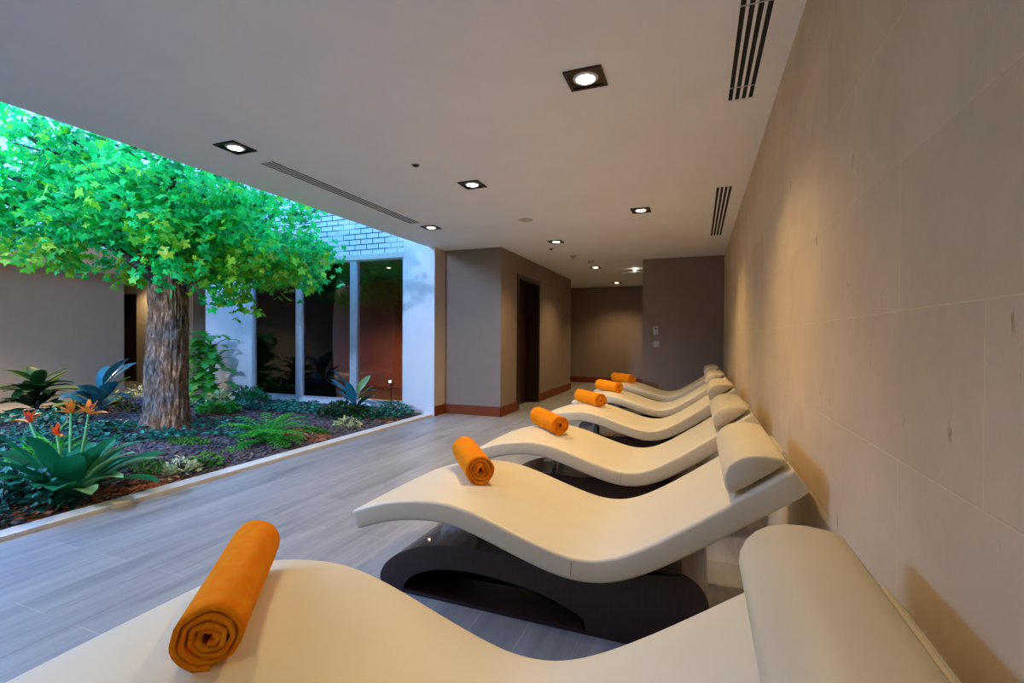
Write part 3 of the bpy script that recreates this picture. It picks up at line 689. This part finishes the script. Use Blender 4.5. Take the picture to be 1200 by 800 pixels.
# ------------------------------------------------------------------ rolled towels
def towel_bm(seed):
    rnd = random.Random(seed); bm = bmesh.new(); turns = 4.08; k = 36; n = int(turns*k); R0, R1 = .010, .070; L = .50; t = .0058; rows = []
    nl = 16
    for j in range(nl+1):
        y = -L/2+L*j/nl; row = []
        for i in range(n+1):
            a = 2*math.pi*i/k; q = i/n; r = R0+(R1-R0)*q
            wob = .0065*noise.noise(Vector((math.cos(a)*2+q*9, math.sin(a)*2, y*3+seed)))*(1-.5*q)
            end = (.010*noise.noise(Vector((q*14, seed, 1))) + .006*math.sin(q*22+seed)) * (abs(j-nl/2)/(nl/2))**8 * (1 if j > nl/2 else -1)
            rr = r+wob; x_, z_ = rr*math.cos(a-1.9), rr*math.sin(a-1.9)
            z_ = max(z_, -.066+.0008*rnd.random()) if q > .7 else z_
            row.append((x_, y+end, z_, a-1.9))
        rows.append(row)
    vo = [[bm.verts.new((x+math.cos(a)*t, y, z+math.sin(a)*t)) for x, y, z, a in row] for row in rows]
    vi = [[bm.verts.new((x-math.cos(a)*t, y, z-math.sin(a)*t)) for x, y, z, a in row] for row in rows]
    for j in range(nl):
        for i in range(n):
            bm.faces.new((vo[j][i], vo[j][i+1], vo[j+1][i+1], vo[j+1][i])); bm.faces.new((vi[j][i], vi[j+1][i], vi[j+1][i+1], vi[j][i+1]))
        bm.faces.new((vo[j][n], vi[j][n], vi[j+1][n], vo[j+1][n])); bm.faces.new((vo[j][0], vo[j+1][0], vi[j+1][0], vi[j][0]))
    for i in range(n):
        bm.faces.new((vo[0][i], vi[0][i], vi[0][i+1], vo[0][i+1])); bm.faces.new((vo[nl][i], vo[nl][i+1], vi[nl][i+1], vi[nl][i]))
    bmesh.ops.recalc_face_normals(bm, faces=bm.faces)
    return bm
TW = [(-1.12, .905), (-1.115, 2.295), (-1.08, 3.59), (-1.08, 5.13), (-1.11, 6.50), (-1.13, 7.93)]
TA = [.68, .63, .66, .69, .72, .75]
TL = ['rolled orange towel on the nearest lounger, large in the foreground',
      'rolled orange towel on the second lounger, its spiral end facing the camera',
      'rolled orange towel on the third lounger from the camera',
      'rolled orange towel on the fourth lounger from the camera',
      'rolled orange towel on the fifth lounger from the camera',
      'rolled orange towel on the farthest lounger, smallest in view']
for i in range(6):
    o = obj('rolled_towel', towel_bm(i*3.1), MAT['towel'], None, True); o.location = (TW[i][0], TW[i][1], .502+.071)
    o.rotation_euler = (0, .0, TA[i])
    tag(o, TL[i], 'towel', 'orange towels on the loungers')

# ------------------------------------------------------------------ ceiling fittings
def downlight(x, y, label, size=.20, power=1.0, z=H, group='square downlights in the lounge ceiling', lamp_r=.048):
    root = tag(empty('downlight', (x, y, z)), label, 'ceiling light', group); s = size/2; b = .018
    o = obj('frame', boxes((-s, s, -s, -s+b, -.010, -.001), (-s, s, s-b, s, -.010, -.001), (-s, -s+b, -s+b, s-b, -.010, -.001), (s-b, s, -s+b, s-b, -.010, -.001)), MAT['frame_dark'], root)
    bm = boxes((-s+b, s-b, -s+b, s-b, -.003, -.001)); obj('back_plate', bm, MAT['frame_dark'], root)
    bm = bmesh.new(); n = 28
    prof = [(lamp_r, -.0045), (lamp_r+.004, -.010), (lamp_r+.012, -.010), (lamp_r+.02, -.0035)]
    rg = [[bm.verts.new((r_*math.cos(2*math.pi*k/n), r_*math.sin(2*math.pi*k/n), z_)) for k in range(n)] for r_, z_ in prof]
    for a, c in zip(rg, rg[1:]):
        for k in range(n): bm.faces.new((a[k], c[k], c[(k+1) % n], a[(k+1) % n]))
    bmesh.ops.recalc_face_normals(bm, faces=bm.faces)
    obj('lamp_ring', bm, MAT['alu'], root, True)
    bm = bmesh.new(); disc_cyl(bm, (0, 0, -.008), lamp_r, .004, 24); obj('lamp', bm, MAT['lamp'], root)
    l = bpy.data.lights.new('downlight_beam', 'SPOT'); l.energy = SPOT_W*power; l.color = SPOT_C; l.spot_size = math.radians(125); l.spot_blend = .9; l.shadow_soft_size = .05
    lo = bpy.data.objects.new('downlight_beam', l); COL.objects.link(lo); lo.parent = root; lo.location = (0, 0, -.03)
    return root
DL = [(-.567, 2.52, 'largest square downlight in view, above the second lounger'),
      (-3.17, 2.54, 'square downlight over the walkway before the near end of the long slot vent'),
      (-1.91, 3.905, 'square downlight in the middle of the ceiling, right of the sprinkler'),
      (-.58, 5.31, 'square downlight left of the shorter far slot vent'),
      (-3.14, 5.25, 'square downlight past the far end of the long slot vent by the column'),
      (-1.905, 6.64, 'square downlight near the corner of the taupe door block'),
      (-1.87, 9.30, 'square downlight over the passage beside the two round detectors'),
      (-1.88, 12.03, 'last small downlight before the far passage wall')]
for x, y, l in DL: downlight(x, y, l, power=.55 if x < -3 else 1)
for x, y, l in ((-.57, -.22, 'downlight behind the camera in the row nearest the stone wall'), (-1.9, 1.17, 'downlight above the nearest lounger foot, just outside the top of the frame'), (-3.17, -.2, 'downlight behind the camera in the row nearest the garden')):
    downlight(x, y, l, power=.3)
for x, y, l in ((-9.75, 4.1, 'lit downlight in the ceiling beyond the garden at the left edge'), (-13.1, 7.6, 'small lit downlight over the dark doorway beyond the garden'), (-10.6, 1.4, 'downlight beyond the garden left of the frame')):
    downlight(x, y, l, .16, .5 if x < -12 else 5, group='downlights beyond the garden')
for x, y in ((-7.05, 8.0), (-5.75, 8.0), (-5.2, 9.0)):
    downlight(x, y, {-7.05: 'small lamp seen through the left window pane', -5.75: 'small lamp seen through the middle window pane', -5.2: 'small lamp deeper inside seen through the windows'}[x], .10, 4, group='lamps behind the garden windows', lamp_r=.035)
def slot_vent(x0, x1, y0, y1, label, bars=()):
    root = tag(empty('slot_vent', ((x0+x1)/2, (y0+y1)/2, H)), label, 'air vent', 'four slot ceiling vents'); w = (x1-x0)/2; l = (y1-y0)/2; f = .012
    obj('backing', boxes((-w, w, -l, l, -.002, -.0005)), MAT['black'], root)
    n = 4; sw = (2*w-2*f)/(n+(n-1)*.62); bs = [(-w-.012, -w+f, -l-.012, l+.012, -.0035, -.0005), (w-f, w+.012, -l-.012, l+.012, -.0035, -.0005), (-w+f, w-f, -l-.012, -l+f*.5, -.008, -.0005), (-w+f, w-f, l-f*.5, l+.012, -.008, -.0005)]
    obj('frame', boxes(*bs), MAT['ceiling'], root)
    for k in range(n-1):
        a = -w+f+sw*(k+1)+sw*.62*k
        obj('slat', boxes((a, a+sw*.62, -l+f*.5, l-f*.5, -.0035, -.002)), MAT['ceiling'], root)
    for yb in bars:
        obj('crossbar', boxes((-w+f, w-f, yb-(y0+y1)/2-.004, yb-(y0+y1)/2+.004, -.005, -.002)), MAT['plastic'], root)
slot_vent(.142, .292, .9, 3.05, 'four slot vent nearest the camera at the top of the frame', (2.2, 2.9))
slot_vent(.140, .292, 4.73, 6.94, 'four slot vent farther away beside the stone wall')
slot_vent(-3.287, -3.131, 2.83, 5.0, 'long narrow slot vent beside the ceiling opening over the garden')
def round_fit(name, x, y, r, h, mat, label, cat, r2=None):
    root = tag(empty(name, (x, y, H)), label, cat)
    bm = bmesh.new(); disc_cyl(bm, (0, 0, -h*.4), r, h*.4-.0005, 28); obj('base_plate', bm, mat, root)
    bm = bmesh.new(); disc_cyl(bm, (0, 0, -h), (r2 or r*.5), h*.6, 20, r*.8 if not r2 else r2); obj('body', bm, MAT['black'] if name == 'sprinkler' else mat, root)
round_fit('sprinkler', -2.124, 3.307, .034, .014, MAT['plastic'], 'round recessed sprinkler between the slot vent and the middle downlight', 'sprinkler')
round_fit('ceiling_speaker', -1.893, 5.30, .085, .008, MAT['plastic_b'], 'flat round beige disc on the ceiling in the middle', 'ceiling speaker')
round_fit('sprinkler', -2.123, 7.125, .035, .025, MAT['plastic'], 'small sprinkler just behind the downlight near the block corner', 'sprinkler')
round_fit('smoke_detector', -1.96, 7.88, .05, .045, MAT['plastic'], 'darker round detector on the ceiling, nearer of the pair', 'detector')
round_fit('smoke_detector', -1.80, 8.55, .05, .035, MAT['plastic_b'], 'paler round detector on the ceiling, behind its darker neighbour', 'detector')
# bar shaped fitting at the passage
r = tag(empty('emergency_light', (-1.20, 9.75, H)), 'pale bar shaped emergency light hanging by the brown wall edge', 'emergency light')
bm = bmesh.new(); tube(bm, [(0, 0, -.0005), (0, 0, -.055)], .012, 10); obj('stem', bm, MAT['plastic'], r)
bevel(obj('housing', boxes((-.20, .20, -.03, .03, -.085, -.055)), MAT['alu'], r), .005)
bm = bmesh.new(); bmesh.ops.create_uvsphere(bm, u_segments=12, v_segments=8, radius=.022, matrix=Matrix.Translation((.03, -.03, -.03))); obj('bulb', bm, MAT['lamp'], r, True)
# wall controls
r = tag(empty('thermostat', (-.677, 8.64, 1.357)), 'small grey thermostat with dark sensor on the brown wall', 'thermostat')
bevel(obj('housing', boxes((-.042, .042, -.022, -.0005, -.072, .072)), MAT['plastic'], r), .004)
bm = bmesh.new(); tube(bm, [(.002, -.022, .028), (.002, -.026, .028)], .016, 14); obj('sensor', bm, MAT['black'], r)
r = tag(empty('light_switch', (-.668, 8.64, 1.12)), 'square pale switch plate below the thermostat', 'switch')
bevel(obj('plate', boxes((-.05, .05, -.012, -.0005, -.05, .05)), MAT['plastic_b'], r), .003)
obj('rocker', boxes((-.012, .026, -.017, -.012, -.02, .02)), MAT['plastic'], r)

# unseen floodlight added behind the camera, on the slab edge, to brighten the column
r = tag(empty('added_floodlight', (-4.4, -2.0, 2.9)), 'added unseen floodlight on a bracket behind the camera, brightening the white column', 'floodlight')
obj('bracket', boxes((.03, .53, -.02, .02, -.02, .02)), MAT['frame_dark'], r)
bevel(obj('housing', boxes((-.10, .10, -.10, -.0, -.09, .09)), MAT['frame_dark'], r), .01)
obj('lens', boxes((-.085, .085, .0, .008, -.075, .075)), emit('added_flood_glow', (.6, .75, 1), 20), r)
l = bpy.data.lights.new('added_flood_beam', 'SPOT'); l.energy = 1500; l.color = (.42, .60, 1.0); l.spot_size = math.radians(92); l.spot_blend = .6; l.shadow_soft_size = .16
lo = bpy.data.objects.new('added_flood_beam', l); COL.objects.link(lo); lo.parent = r; lo.location = (0, .03, 0); lo.rotation_euler = Vector((-1.7, 8.4, -1.0)).to_track_quat('-Z', 'Y').to_euler()
